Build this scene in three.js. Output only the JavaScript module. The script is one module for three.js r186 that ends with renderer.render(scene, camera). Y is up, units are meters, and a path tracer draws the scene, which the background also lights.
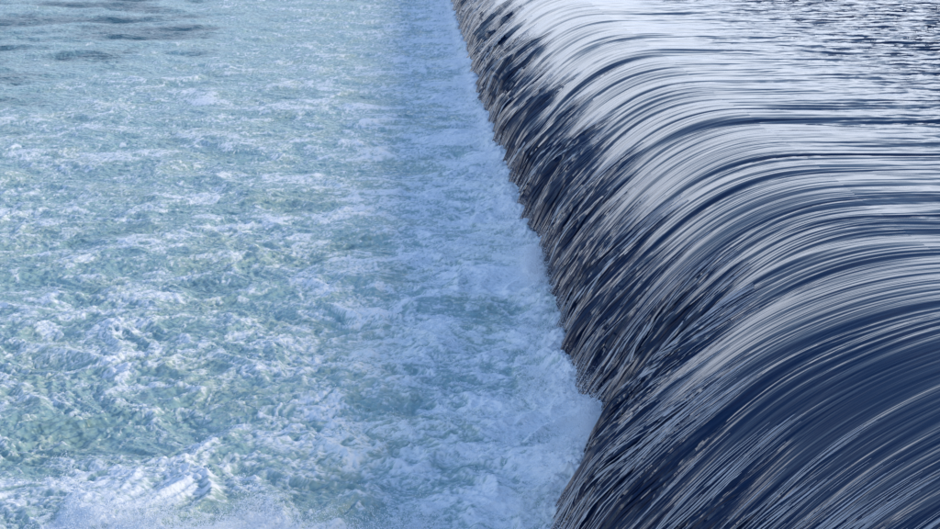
import * as THREE from 'three';
import { createNoise2D, createNoise3D } from 'simplex-noise';

/* ------------------------------------------------------------------ camera, sky, sun, exposure */
const scene = new THREE.Scene();
const CAM_H = 4.0, FOV = 16.0;
const camera = new THREE.PerspectiveCamera(FOV, 940 / 529, 0.1, 3000);
camera.position.set(0, CAM_H, 0);
{
  const pitch = THREE.MathUtils.degToRad(-11.85), yaw = THREE.MathUtils.degToRad(1.89);
  camera.lookAt(Math.sin(yaw) * Math.cos(pitch), CAM_H + Math.sin(pitch), -Math.cos(yaw) * Math.cos(pitch));
}

function rng(seed) { let a = seed >>> 0; return () => { a = (a + 0x6D2B79F5) | 0; let t = Math.imul(a ^ (a >>> 15), 1 | a); t = (t + Math.imul(t ^ (t >>> 7), 61 | t)) ^ t; return ((t ^ (t >>> 14)) >>> 0) / 4294967296; }; }
const n2 = createNoise2D(rng(11)), n2b = createNoise2D(rng(29)), n2c = createNoise2D(rng(47)), n3 = createNoise3D(rng(83));
const clamp = (x, a = 0, b = 1) => Math.min(b, Math.max(a, x));
const mix = (a, b, t) => a + (b - a) * t;
const sstep = (a, b, x) => { const t = clamp((x - a) / (b - a)); return t * t * (3 - 2 * t); };

{ // evening sky: pale veil low over the horizon, clear blue overhead, the same all round
  const W = 512, H = 256, data = new Float32Array(W * H * 4);
  const stops = [[-90, .06, .09, .14], [-1, .20, .25, .34], [0, .76, .92, 1.20], [3, .98, 1.15, 1.46], [7.5, 1.66, 1.82, 2.10], [12.5, 1.42, 1.62, 1.94], [17, .54, .80, 1.16], [25, .27, .49, .88], [45, .155, .36, .80], [90, .105, .265, .67]];
  for (let j = 0; j < H; j++) for (let i = 0; i < W; i++) {
    const el = (j + .5) / H * 180 - 90;
    let k = 0; while (k < stops.length - 2 && el > stops[k + 1][0]) k++;
    const a = stops[k], b = stops[k + 1], t = clamp((el - a[0]) / (b[0] - a[0]));
    const o = (j * W + i) * 4;
    const az = i / W * 2 * Math.PI, ce = Math.cos(el * Math.PI / 180);
    // thin streaky cirrus everywhere
    const nx = Math.cos(az) * ce * 2.2, nz = Math.sin(az) * ce * 2.2, ny = Math.sin(el * Math.PI / 180) * 9;
    let c = n3(nx, ny, nz) * .6 + n3(nx * 2.3, ny * 2.1, nz * 2.3) * .3; c = el > 0 ? clamp(c * .5 + .1, 0, .4) : 0;
    for (let q = 0; q < 3; q++) data[o + q] = mix(mix(a[q + 1], b[q + 1], t), [.95, .96, 1.0][q] * (el < 12 ? 1.4 : 1.1), c * .6);
    data[o + 3] = 1;
  }
  const tex = new THREE.DataTexture(data, W, H, THREE.RGBAFormat, THREE.FloatType);
  tex.mapping = THREE.EquirectangularReflectionMapping; tex.magFilter = tex.minFilter = THREE.LinearFilter; tex.wrapS = THREE.RepeatWrapping; tex.needsUpdate = true;
  scene.background = tex; scene.environment = tex;
}
const sun = new THREE.DirectionalLight(0xffeed2, 3.0);
sun.position.set(36.4, 16.2, -29); sun.target.position.set(0, 0, -25); sun.castShadow = true; sun.shadow.radius = 18;
Object.assign(sun.shadow.camera, { left: -40, right: 40, top: 30, bottom: -30, near: 1, far: 140 }); sun.shadow.mapSize.set(4096, 4096);
scene.add(sun, sun.target);

const renderer = new THREE.WebGLRenderer({ antialias: true });
renderer.toneMapping = THREE.LinearToneMapping;
renderer.toneMappingExposure = 0.96;
renderer.shadowMap.enabled = true;

/* ------------------------------------------------------------------ helpers */
function add(o, name, kind, label, category, group, parent = scene) {
  o.name = name; if (kind) o.userData.kind = kind;
  if (label) o.userData.label = label; if (category) o.userData.category = category; if (group) o.userData.group = group;
  o.traverse(m => { if (m.isMesh) { m.castShadow = true; m.receiveShadow = true; } });
  parent.add(o); return o;
}
// grid normals from finite differences of the positions
function gridNormals(P, nr, nc) {
  const N = new Float32Array(P.length);
  for (let i = 0; i < nr; i++) for (let j = 0; j < nc; j++) {
    const a = (i * nc + Math.max(0, j - 1)) * 3, b = (i * nc + Math.min(nc - 1, j + 1)) * 3;
    const c = (Math.max(0, i - 1) * nc + j) * 3, d = (Math.min(nr - 1, i + 1) * nc + j) * 3, o = (i * nc + j) * 3;
    const ux = P[b] - P[a], uy = P[b + 1] - P[a + 1], uz = P[b + 2] - P[a + 2], vx = P[d] - P[c], vy = P[d + 1] - P[c + 1], vz = P[d + 2] - P[c + 2];
    let x = uy * vz - uz * vy, y = uz * vx - ux * vz, z = ux * vy - uy * vx; const l = Math.hypot(x, y, z) || 1;
    N[o] = x / l; N[o + 1] = y / l; N[o + 2] = z / l;
  }
  return N;
}
function gridMesh(P, N, C, U, nr, nc, j0, j1, keep, material) {
  const w = j1 - j0 + 1, pos = new Float32Array(nr * w * 3), nor = new Float32Array(nr * w * 3), col = C && new Float32Array(nr * w * 3), uv = new Float32Array(nr * w * 2);
  for (let i = 0; i < nr; i++) for (let j = 0; j < w; j++) {
    const s = i * nc + j + j0, o = i * w + j;
    for (let q = 0; q < 3; q++) { pos[o * 3 + q] = P[s * 3 + q]; nor[o * 3 + q] = N[s * 3 + q]; if (C) col[o * 3 + q] = C[s * 3 + q]; }
    uv[o * 2] = U[s * 2]; uv[o * 2 + 1] = U[s * 2 + 1];
  }
  const idx = [];
  for (let i = 0; i < nr - 1; i++) for (let j = 0; j < w - 1; j++) {
    if (keep && !keep(i, j + j0)) continue;
    const a = i * w + j, b = a + 1, c = a + w, d = c + 1;
    idx.push(a, b, d, a, d, c);
  }
  const g = new THREE.BufferGeometry();
  g.setAttribute('position', new THREE.BufferAttribute(pos, 3)); g.setAttribute('normal', new THREE.BufferAttribute(nor, 3));
  if (C) g.setAttribute('color', new THREE.BufferAttribute(col, 3)); g.setAttribute('uv', new THREE.BufferAttribute(uv, 2));
  g.setIndex(new THREE.BufferAttribute(new Uint32Array(idx), 1));
  return new THREE.Mesh(g, material);
}
// height texture: streaks along u (flow), stretched by `aspect`
function streakTexture(size, fu, fv, seed) {
  const d = new Uint8Array(size * size * 4), nn = createNoise3D(rng(seed)), nm = createNoise3D(rng(seed + 1));
  const per = (u, v, a, b) => { // tileable in both ways: circle in v, blend in u
    const av = v * 2 * Math.PI, rv = b / (2 * Math.PI);
    const f = (uu) => nn(Math.cos(av) * rv, Math.sin(av) * rv, uu * a);
    return f(u) * (1 - u) + f(u - 1) * u;
  };
  for (let j = 0; j < size; j++) for (let i = 0; i < size; i++) {
    const u = i / size, v = j / size;
    let h = per(u, v, fu, fv) * .5 + per(u, v, fu * 2.1, fv * 2.1) * .3 + per(u, v, fu * 4.3, fv * 4.3) * .2;
    const o = (j * size + i) * 4; d[o] = d[o + 1] = d[o + 2] = clamp(h * .5 + .5) * 255; d[o + 3] = 255;
  }
  const t = new THREE.DataTexture(d, size, size); t.wrapS = t.wrapT = THREE.RepeatWrapping; t.magFilter = THREE.LinearFilter; t.needsUpdate = true; return t;
}

/* ------------------------------------------------------------------ the weir: shape of the falling sheet */
const UP = 1.6;            // level of the upper river above the lower pool
const crestX = Z => 3.35 + .32 * sstep(11.0, 7.8, Z);   // where the surface starts to bend down
const NOTCH_Z = 18.6;
function baseX(Z) {        // foot of the fall
  let x = 1.30 + .05 * n2(Z * .16, 3.3) + .025 * n2(Z * .6, 8.1) + .010 * n2(Z * 1.9, 1.1);
  x -= .50 * sstep(13.0, 11.0, Z);
  x += .35 * sstep(11.0, 8.2, Z);
  x -= .10 * sstep(16.6, 14.4, Z) * (1 - sstep(14.0, 13.2, Z));
  return x;
}
const sm = t => (t + Math.sqrt(t * t + .03)) * .5;
const SM1 = sm(1);
function profile(t, w, XC, out) { // t: 0 crest, 1 foot
  const P = 2.25, a = sm(t) / SM1;
  out[0] = XC - t * w; out[1] = UP + .03 - 1.63 * Math.pow(a, P);
}
// the sheet tears up sooner in some places than in others
const tear = Z => .13 * n2(Z * .55, 61.3) + .09 * n2(Z * 1.9, 23.1) + .05 * n2(Z * 5.3, 12.7);
// height of filaments standing out of the sheet
function sheetHeight(t, S, Z, X, XC) {
  const tt = t - tear(Z), face = sstep(.52, .95, tt), up = sstep(.0, 2.6, X - XC), far = sstep(1.2, 6, X - XC);
  const zz = Z + .10 * n2b(S * .35, Z * .25) + .010 * n2b(S * .9 + 7, Z * 1.1);
  const lines = .45 + 1.1 * sstep(-.1, .8, n2b(zz * .9 + 3, S * .12));
  let h = 0, f = .35;
  for (let k = 0; k < 9; k++) {
    const sc = (k < 2 ? .014 : .030 * lines) * (1 - .3 * up), g = .10 + .012 * f;
    let v = n2(zz * f + k * 17.3, S * g + k * 5.1);
    if (k > 1) { const a = Math.abs(v) / .42; v = a < 1 ? -(1 - a * a) * (1 - a * a) : 0; }   // smooth lanes parted by narrow grooves
    h += v * sc / (1.5 * f);
    if (face > 0) { const gf = .20 + .048 * f; let q = n2c(zz * f * 1.15 + k * 9.7, S * gf + k * 3.7); if (k > 1) q = 1 - 2 * Math.abs(q); h += face * (1 - mix(.85, .5, sstep(14, 26, Z)) * sstep(.84, 1.02, t)) * q * (k < 2 ? .03 : k < 4 ? mix(.075, .19, sstep(14, 26, Z)) : .235) / (1.5 * f); }
    f *= 1.95;
  }
  if (up > 0) { // ripples of the calm river above the crest
    let g = 1.2;
    for (let k = 0; k < 6; k++) { h += up * (.028 + .034 * far) * (k < 2 ? .6 : 1.25) * n2b(X * g * .6 + k * 3.1, Z * g + k * 8.7) / (1.5 * g); g *= 2.05; }
  }
  // proud roll where the nearer sheet leaves the crest further out
  const cr = Math.exp(-Math.pow((Z - 12.2) / .12, 2)); h += cr * .035 * sstep(.1, .6, t);
  const c2 = Math.exp(-Math.pow((Z - 12.7) / .30, 2)); h -= c2 * .045 * sstep(.35, .9, t);
  return h;
}
// fine relief as a normal map: u runs once along the flow, v repeats every `tile` metres along the weir; a = slope along u, b = slope along v
function reliefTexture(w, h, len, tile, seed, octaves, strength, wrap) {
  const nn = createNoise3D(rng(seed)), d = new Uint8Array(w * h * 4), H = new Float32Array(w * h);
  const ring = new Float32Array(h * 2); for (let j = 0; j < h; j++) { ring[j * 2] = Math.cos(j / h * 2 * Math.PI); ring[j * 2 + 1] = Math.sin(j / h * 2 * Math.PI); }
  for (const [fu, fv, amp] of octaves) { const rr = fv * tile / (2 * Math.PI); for (let j = 0; j < h; j++) { const cx = ring[j * 2] * rr, cy = ring[j * 2 + 1] * rr; for (let i = 0; i < w; i++) { const u = i / w, n0 = nn(cx, cy, u * len * fu + fv); H[j * w + i] += amp / fv * (wrap ? (n0 * (1 - u) + nn(cx, cy, (u - 1) * len * fu + fv) * u) / Math.hypot(u, 1 - u) : n0); } } }
  const du = len / w, dv = tile / h;
  for (let j = 0; j < h; j++) for (let i = 0; i < w; i++) {
    const k = strength(i / w), e = wrap ? (i + 1) % w : Math.min(w - 1, i + 1), f = wrap ? (i - 1 + w) % w : Math.max(0, i - 1), a = k * (H[j * w + e] - H[j * w + f]) / (2 * du), b = k * (H[((j + 1) % h) * w + i] - H[((j - 1 + h) % h) * w + i]) / (2 * dv);
    const l = 127.5 / Math.hypot(a, b, 1), o = (j * w + i) * 4; d[o] = 127.5 - a * l; d[o + 1] = 127.5 - b * l; d[o + 2] = 127.5 + l; d[o + 3] = 255;
  }
  const t = new THREE.DataTexture(d, w, h); t.wrapT = THREE.RepeatWrapping; t.wrapS = wrap ? THREE.RepeatWrapping : THREE.ClampToEdgeWrapping; t.magFilter = THREE.LinearFilter; t.needsUpdate = true; return t;
}
const along = (t, w) => t > 0 ? t * w * (1 + .28 * t * t) : t * w;
const FALL_TILE = 3.4, RIVER_TILE = 4.2, RIVER_LEN = 18;
const waterLook = { color: new THREE.Color().setRGB(.001, .013, .050), roughness: .05, ior: 1.333, metalness: 0 };
const sheetMat = new THREE.MeshPhysicalMaterial({ ...waterLook, normalMap: reliefTexture(512, 2048, 3, FALL_TILE, 5, [[.7, 14, .12], [1.3, 34, .14], [2.6, 80, .13]], u => .10 + 3.4 * sstep(.50, .84, u)) });
const riverMat = new THREE.MeshPhysicalMaterial({ ...waterLook, normalMap: reliefTexture(2048, 1024, RIVER_LEN, RIVER_TILE, 15, [[.6, 1.9, .14], [1.5, 4.4, .15], [3.6, 10, .11]], u => .05 + .95 * sstep(.0, .34, u)) });
{
  const nr = 1600, nf = 230, nu = 190, nc = nf + nu, Z0 = 5.6, Z1 = 70;
  const P = new Float32Array(nr * nc * 3), U = new Float32Array(nr * nc * 2), V = new Float32Array(nr * nc * 2), p = [0, 0], q = [0, 0];
  for (let i = 0; i < nr; i++) {
    const Z = 1 / mix(1 / Z0, 1 / Z1, i / (nr - 1)), XC = crestX(Z), w = XC - baseX(Z);
    const XR = Math.max(XC + 1.2, Z * .315 + .9);
    for (let j = 0; j < nc; j++) {
      const t = j < nf ? mix(1.10, 0, j / nf) : -((XR - XC) / w) * Math.pow((j - nf) / (nu - 1), 1.25) - (j - nf) * .0002;
      profile(t, w, XC, p); profile(t + .002, w, XC, q);
      let nx = -(p[1] - q[1]), ny = (p[0] - q[0]); const l = Math.hypot(nx, ny); nx /= l; ny /= l;
      const S = along(t, w);
      const h = sheetHeight(t, S, Z, p[0], XC);
      const o = (i * nc + j);
      P[o * 3] = p[0] + nx * h; P[o * 3 + 1] = p[1] + ny * h; P[o * 3 + 2] = -Z;
      U[o * 2] = j <= nf ? clamp((t - tear(Z) * sstep(.2, .5, t)) / 1.1) : 0; U[o * 2 + 1] = Z / FALL_TILE; V[o * 2] = Math.max(0, p[0] - XC) / RIVER_LEN; V[o * 2 + 1] = Z / RIVER_TILE;
    }
  }
  const N = gridNormals(P, nr, nc);
  const fall = gridMesh(P, N, null, U, nr, nc, 0, nf, null, sheetMat);
  add(fall, 'waterfall', 'thing', 'smooth dark blue sheet of water curving over the weir crest in fine threads', 'waterfall');
  // torn white threads of aerated water riding on the sheet
  {
    const R = rng(909), pos = [], nor = [], idx = [], a = [0, 0], b = [0, 0];
    const put = (t, Z, lift, rec) => { const XC = crestX(Z), w = XC - baseX(Z); profile(t, w, XC, a); profile(t + .002, w, XC, b); let nx = -(a[1] - b[1]), ny = a[0] - b[0]; const l = Math.hypot(nx, ny); nx /= l; ny /= l; const h = sheetHeight(t, along(t, w), Z, a[0], XC) + lift; rec.push(a[0] + nx * h, a[1] + ny * h, -Z, nx, ny); };
    for (let k = 0; k < 4000; k++) {
      const Zc = 1 / mix(1 / 6, 1 / 62, R()), k0 = n2(Zc * 1.7, 77) + .5 * n2b(Zc * 6, 31); if (k0 < .05 + .9 * (R() - .5) + .25 * sstep(13, 9, Zc)) { continue; }
      const t0 = Math.max(.48, .63 + tear(Zc) + .40 * (R() - .35)), len = .06 + .38 * R() * R(), wd = (.0012 + .0042 * Math.pow(R(), 4)) * Math.pow(Zc / 12, 1.05) * 1.15, ph = R() * 50, seg = 12, base = pos.length / 3;
      for (let q = 0; q <= seg; q++) {
        const u = q / seg, t = Math.min(1.04, t0 + len * u), Z = Zc + .014 * n2b(t * 2.2, ph) * Zc / 12, half = wd * Math.pow(Math.sin(Math.PI * clamp(u, .02, .98)), .6) * (.65 + .5 * n2(u * 5, ph)), rec = [];
        put(t, Z - half, .001, rec); put(t, Z, .003 + half * .35, rec); put(t, Z + half, .001, rec);
        for (let m = 0; m < 3; m++) { pos.push(rec[m * 5], rec[m * 5 + 1], rec[m * 5 + 2]); const zt = (m - 1) * -.5, l = Math.hypot(1, zt); nor.push(rec[m * 5 + 3] / l, rec[m * 5 + 4] / l, zt / l); }
        if (q < seg) { const o = base + q * 3; idx.push(o, o + 1, o + 3, o + 1, o + 4, o + 3, o + 1, o + 2, o + 4, o + 2, o + 5, o + 4); }
      }
    }
    const g = new THREE.BufferGeometry(); g.setAttribute('position', new THREE.Float32BufferAttribute(pos, 3)); g.setAttribute('normal', new THREE.Float32BufferAttribute(nor, 3)); g.setIndex(idx);
    add(new THREE.Mesh(g, new THREE.MeshPhysicalMaterial({ color: new THREE.Color().setRGB(.52, .52, .53), roughness: .35, ior: 1.33 })), 'white_water_threads', 'stuff', 'torn white threads of aerated water on the sheet', null, null, fall);
  }
  const river = gridMesh(P, N, null, V, nr, nc, nf, nc - 1, null, riverMat);
  add(river, 'river_water', 'structure', 'calm rippled blue river above the weir', 'river');
}

/* ------------------------------------------------------------------ the lower pool */
// one calm patch with a ragged outline: less foam, darker water colour
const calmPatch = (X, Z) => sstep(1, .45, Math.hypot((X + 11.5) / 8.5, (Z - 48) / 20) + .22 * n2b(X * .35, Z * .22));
function poolHeight(X, Z) {
  const near = sstep(-.4, 1.3, X), calm = calmPatch(X, Z), lod = clamp(14 / Z, .25, 1);
  const wx = X + .25 * n2b(X * .6, Z * .6), wz = Z + .25 * n2b(X * .6 + 9, Z * .6 + 4);
  let h = .052 * n2(wx * .42, wz * .36) + .036 * n2(wx * .85 + 4, wz * .75 + 2);
  h += .030 * (.45 + .55 * lod) * (1 - 2 * Math.abs(n2c(wx * 1.2 + 2, wz * .95)));
  h += lod * (.013 * (1 - 2 * Math.abs(n2b(wx * 2.6, wz * 2.3))) + .010 * (1 - 2 * Math.abs(n2(wx * 5.3, wz * 5))) + .0065 * n2c(wx * 10.5, wz * 10.3));
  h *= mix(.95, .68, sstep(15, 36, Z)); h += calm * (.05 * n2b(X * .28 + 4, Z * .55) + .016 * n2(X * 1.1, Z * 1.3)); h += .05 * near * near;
  h += .02 * (1 + n2(X * 1.7, Z * 1.2)) * Math.exp(-Math.pow((Z - 10.9 - .25 * n2(X * .8, 2)) / .35, 2)) * sstep(.6, -.8, X);      // surge by the bank
  return h;
}
function foamAmount(X, Z, h) { // >0: foam
  const near = sstep(-1.6, 1.2, X), calm = calmPatch(X, Z);
  const wx = X + .30 * n2(X * 1.1 + 3, Z * 1.1) + .10 * n2b(X * 3.3, Z * 3.3 + 5), wz = Z + .30 * n2(X * 1.1 + 30, Z * 1.1 + 8) + .10 * n2b(X * 3.3 + 50, Z * 3.3);
  const big = n2c(wx * .55, wz * .45) * .5 + n2b(wx * 1.4 + 8, wz * 1.2) * .5;
  const web = 1 - 1.9 * Math.abs(n2(wx * 2.6, wz * 2.3) * .6 + n2b(wx * 5.7, wz * 5.2) * .4);
  const web2 = 1 - 2.0 * Math.abs(n2c(wx * 8.5 + 1, wz * 7.6) * .6 + n2(wx * 17, wz * 15) * .4);
  const cap = Math.pow(clamp(.5 + .9 * n2c(wx * 3.1 + 40, wz * 2.6 + 9)), 3);                        // small breaking caps
  const grain = n2b(X * 24, Z * 22) * .6 + n2c(X * 55, Z * 50) * .4 * clamp(16 / Z);
  let f = .47 * big + .34 * web + .28 * web2 + .28 * grain + .55 * cap * (.6 + .5 * grain) + h * 2.5 / mix(.95, .68, sstep(15, 36, Z));
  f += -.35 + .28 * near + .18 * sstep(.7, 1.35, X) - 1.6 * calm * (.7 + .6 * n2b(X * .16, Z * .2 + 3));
  f += .26 * Math.exp(-Math.pow((Z - 10.9 - .3 * n2(X * 1.3, 7)) / .45, 2)) * sstep(.6, -.8, X);
  return f;
}
const poolMat = new THREE.MeshPhysicalMaterial({ color: 0xffffff, vertexColors: true, roughness: .32, ior: 1.333, normalMap: reliefTexture(512, 512, 2.5, 2.5, 61, [[5, 5, .14], [11, 11, .16], [24, 24, .14]], u => .55, true) });
const foamMat = new THREE.MeshPhysicalMaterial({ color: 0xffffff, vertexColors: true, roughness: .7, ior: 1.33, specularIntensity: .6, bumpMap: streakTexture(512, 40, 40, 71), bumpScale: .012 });
{
  const nr = 1080, nc = 430, Z0 = 9.6, Z1 = 80;
  const P = new Float32Array(nr * nc * 3), Q = new Float32Array(nr * nc * 3), C = new Float32Array(nr * nc * 3), D = new Float32Array(nr * nc * 3), U = new Float32Array(nr * nc * 2), F = new Float32Array(nr * nc);
  for (let i = 0; i < nr; i++) {
    const Z = 1 / mix(1 / Z0, 1 / Z1, i / (nr - 1)), X0 = -Z * .25 - .6, X1 = baseX(Z) + .35;
    for (let j = 0; j < nc; j++) {
      const X = mix(X0, X1, j / (nc - 1)), h = poolHeight(X, Z), f = foamAmount(X, Z, h), o = i * nc + j;
      F[o] = f;
      P[o * 3] = X; P[o * 3 + 1] = h; P[o * 3 + 2] = -Z;
      const lump = .5 + .5 * (n2(X * 16, Z * 16) * .6 + n2c(X * 38, Z * 38) * .4);
      const lod = clamp(14 / Z, .25, 1), th = f > 0 ? .003 + .017 * lod * Math.min(f, 1) * (.35 + lump) : .02 * f;
      Q[o * 3] = X; Q[o * 3 + 1] = h + th; Q[o * 3 + 2] = -Z;
      U[o * 2] = X * .4; U[o * 2 + 1] = Z * .4;
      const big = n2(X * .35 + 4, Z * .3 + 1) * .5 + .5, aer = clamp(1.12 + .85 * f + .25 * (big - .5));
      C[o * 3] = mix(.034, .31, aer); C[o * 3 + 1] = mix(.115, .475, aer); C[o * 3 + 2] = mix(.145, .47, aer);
      const tint = .32 * sstep(.1, .6, n2b(X * .75 + 31, Z * .42 + 17) + .35 * n2(X * 2.6, Z * 2.1)) * sstep(-.5, .1, f);   // yellow-green swirls from noise, fading where the foam runs out
      for (let q = 0; q < 3; q++) C[o * 3 + q] = mix(C[o * 3 + q], [.40, .47, .33][q], tint);
      const apron = sstep(-.22, .02, X - baseX(Z)); Q[o * 3 + 1] += apron * (.02 + .05 * lump + .05 * clamp(n2(X * 2, Z * 2.6))); const k = sstep(.02, .52, f);
      D[o * 3] = mix(mix(.33, .42, tint), .82, k); D[o * 3 + 1] = mix(mix(.47, .49, tint), .84, k); D[o * 3 + 2] = mix(mix(.46, .36, tint), mix(.84, .74, tint), k);
    }
  }
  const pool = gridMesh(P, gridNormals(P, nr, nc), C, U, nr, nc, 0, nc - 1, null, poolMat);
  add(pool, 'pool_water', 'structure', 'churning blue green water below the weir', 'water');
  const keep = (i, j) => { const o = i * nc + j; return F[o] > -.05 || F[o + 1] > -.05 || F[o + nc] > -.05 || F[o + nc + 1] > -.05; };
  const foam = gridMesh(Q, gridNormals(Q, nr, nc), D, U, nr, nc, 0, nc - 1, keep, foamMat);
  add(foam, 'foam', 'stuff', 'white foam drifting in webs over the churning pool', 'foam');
}

/* ------------------------------------------------------------------ spray */
{
  const R = rng(501), g = new THREE.IcosahedronGeometry(1, 1), mat = new THREE.MeshPhysicalMaterial({ color: new THREE.Color().setRGB(.82, .86, .9), roughness: .4, ior: 1.33 });
  let list = []; const gauss = () => { let s = 0; for (let k = 0; k < 6; k++) s += R(); return (s - 3) / .7; };
  const drop = (x, y, z, r) => list.push([x, y, z, r]);
  // veil of droplets along the foot of the fall
  for (let k = 0; k < 150000; k++) {
    const Z = 1 / mix(1 / 9.6, 1 / 62, R()), e = Math.pow(R(), 2.4) * (.20 + .15 * n2(Z * 1.3, 40)), X = baseX(Z) - .02 + .13 * gauss() - .12 * R();
    drop(X, poolHeight(X, Z) + .02 + e, -Z, (.0009 + .0018 * Math.pow(R(), 4)) * Math.pow(Z / 12, .3));
  }
  const M = new THREE.Matrix4(), flush = (name, label) => {
    const m = new THREE.InstancedMesh(g, mat, list.length);
    list.forEach(([x, y, z, r], i) => { M.makeScale(r, r * (.8 + .5 * R()), r); M.setPosition(x, y, z); m.setMatrixAt(i, M); });
    add(m, name, 'stuff', label, name.replace(/_\d+/, '')); list = [];
  };
  flush('spray', 'fine white spray hanging along the foot of the fall');
  // jets: strings of drops thrown up in arcs
  const jet = (X, Z, up, lean, n, r0) => {
    const az = R() * 6.28, vx = Math.cos(az) * lean, vz = Math.sin(az) * lean, y0 = poolHeight(X, Z);
    for (let k = 0; k < n; k++) { const t = (k + R()) / n, sp = .004 + .030 * t; drop(X + vx * t + gauss() * sp, y0 + up * (1.9 * t - 1.0 * t * t) + gauss() * sp, -(Z + vz * t + gauss() * sp), r0 * (1 - .75 * t) * (.5 + R())); }
  };
  for (let k = 0; k < 420; k++) { const X = mix(-3.0, .15, R()), Z = 10.85 + .35 * n2(X * 1.3, 7) + .25 * gauss(); jet(X, Z, .04 + .26 * Math.pow(R(), 2.5), .14, 46, .0036); }
  for (let k = 0; k < 60000; k++) { const X = mix(-3.1, .3, R()), Z = 10.85 + .35 * n2(X * 1.3, 7) + .22 * gauss(); drop(X, poolHeight(X, Z) + .02 + .14 * Math.pow(R(), 3) * (.7 + .6 * n2(X * 4, 9)), -Z, .0009 + .0022 * Math.pow(R(), 4)); }
  flush('splash', 'burst of white droplets leaping up from the surge beside the bank');
  let made = 0; while (made < 900) { const Z = 1 / mix(1 / 11.8, 1 / 50, R()), X = mix(-Z * .24, 1.2, R()), h = poolHeight(X, Z); if (foamAmount(X, Z, h) < .35) continue; jet(X, Z, .02 + .07 * Math.pow(R(), 2), .06, 22, .0042); made++; }
  flush('splash_001', 'small jets of drops flicked up from foam crests all over the pool');
  for (let k = 0; k < 260; k++) { const Z = 13.0 + .3 * gauss(), X = baseX(Z) - .02 - .05 * R(); jet(X, Z, .04 + .22 * R() * R(), .08, 40, .0045); }
  flush('splash_002', 'splash climbing the fall where the nearer sheet steps out');
  for (let k = 0; k < 260; k++) { const Z = NOTCH_Z - .3 + .35 * gauss(), X = baseX(Z) - .04 + .03 * gauss(); jet(X, Z, .06 + .30 * R() * R(), .08, 40, .007); }
  flush('splash_003', 'pale blue splash against a notch halfway along the fall');
}

renderer.render(scene, camera);
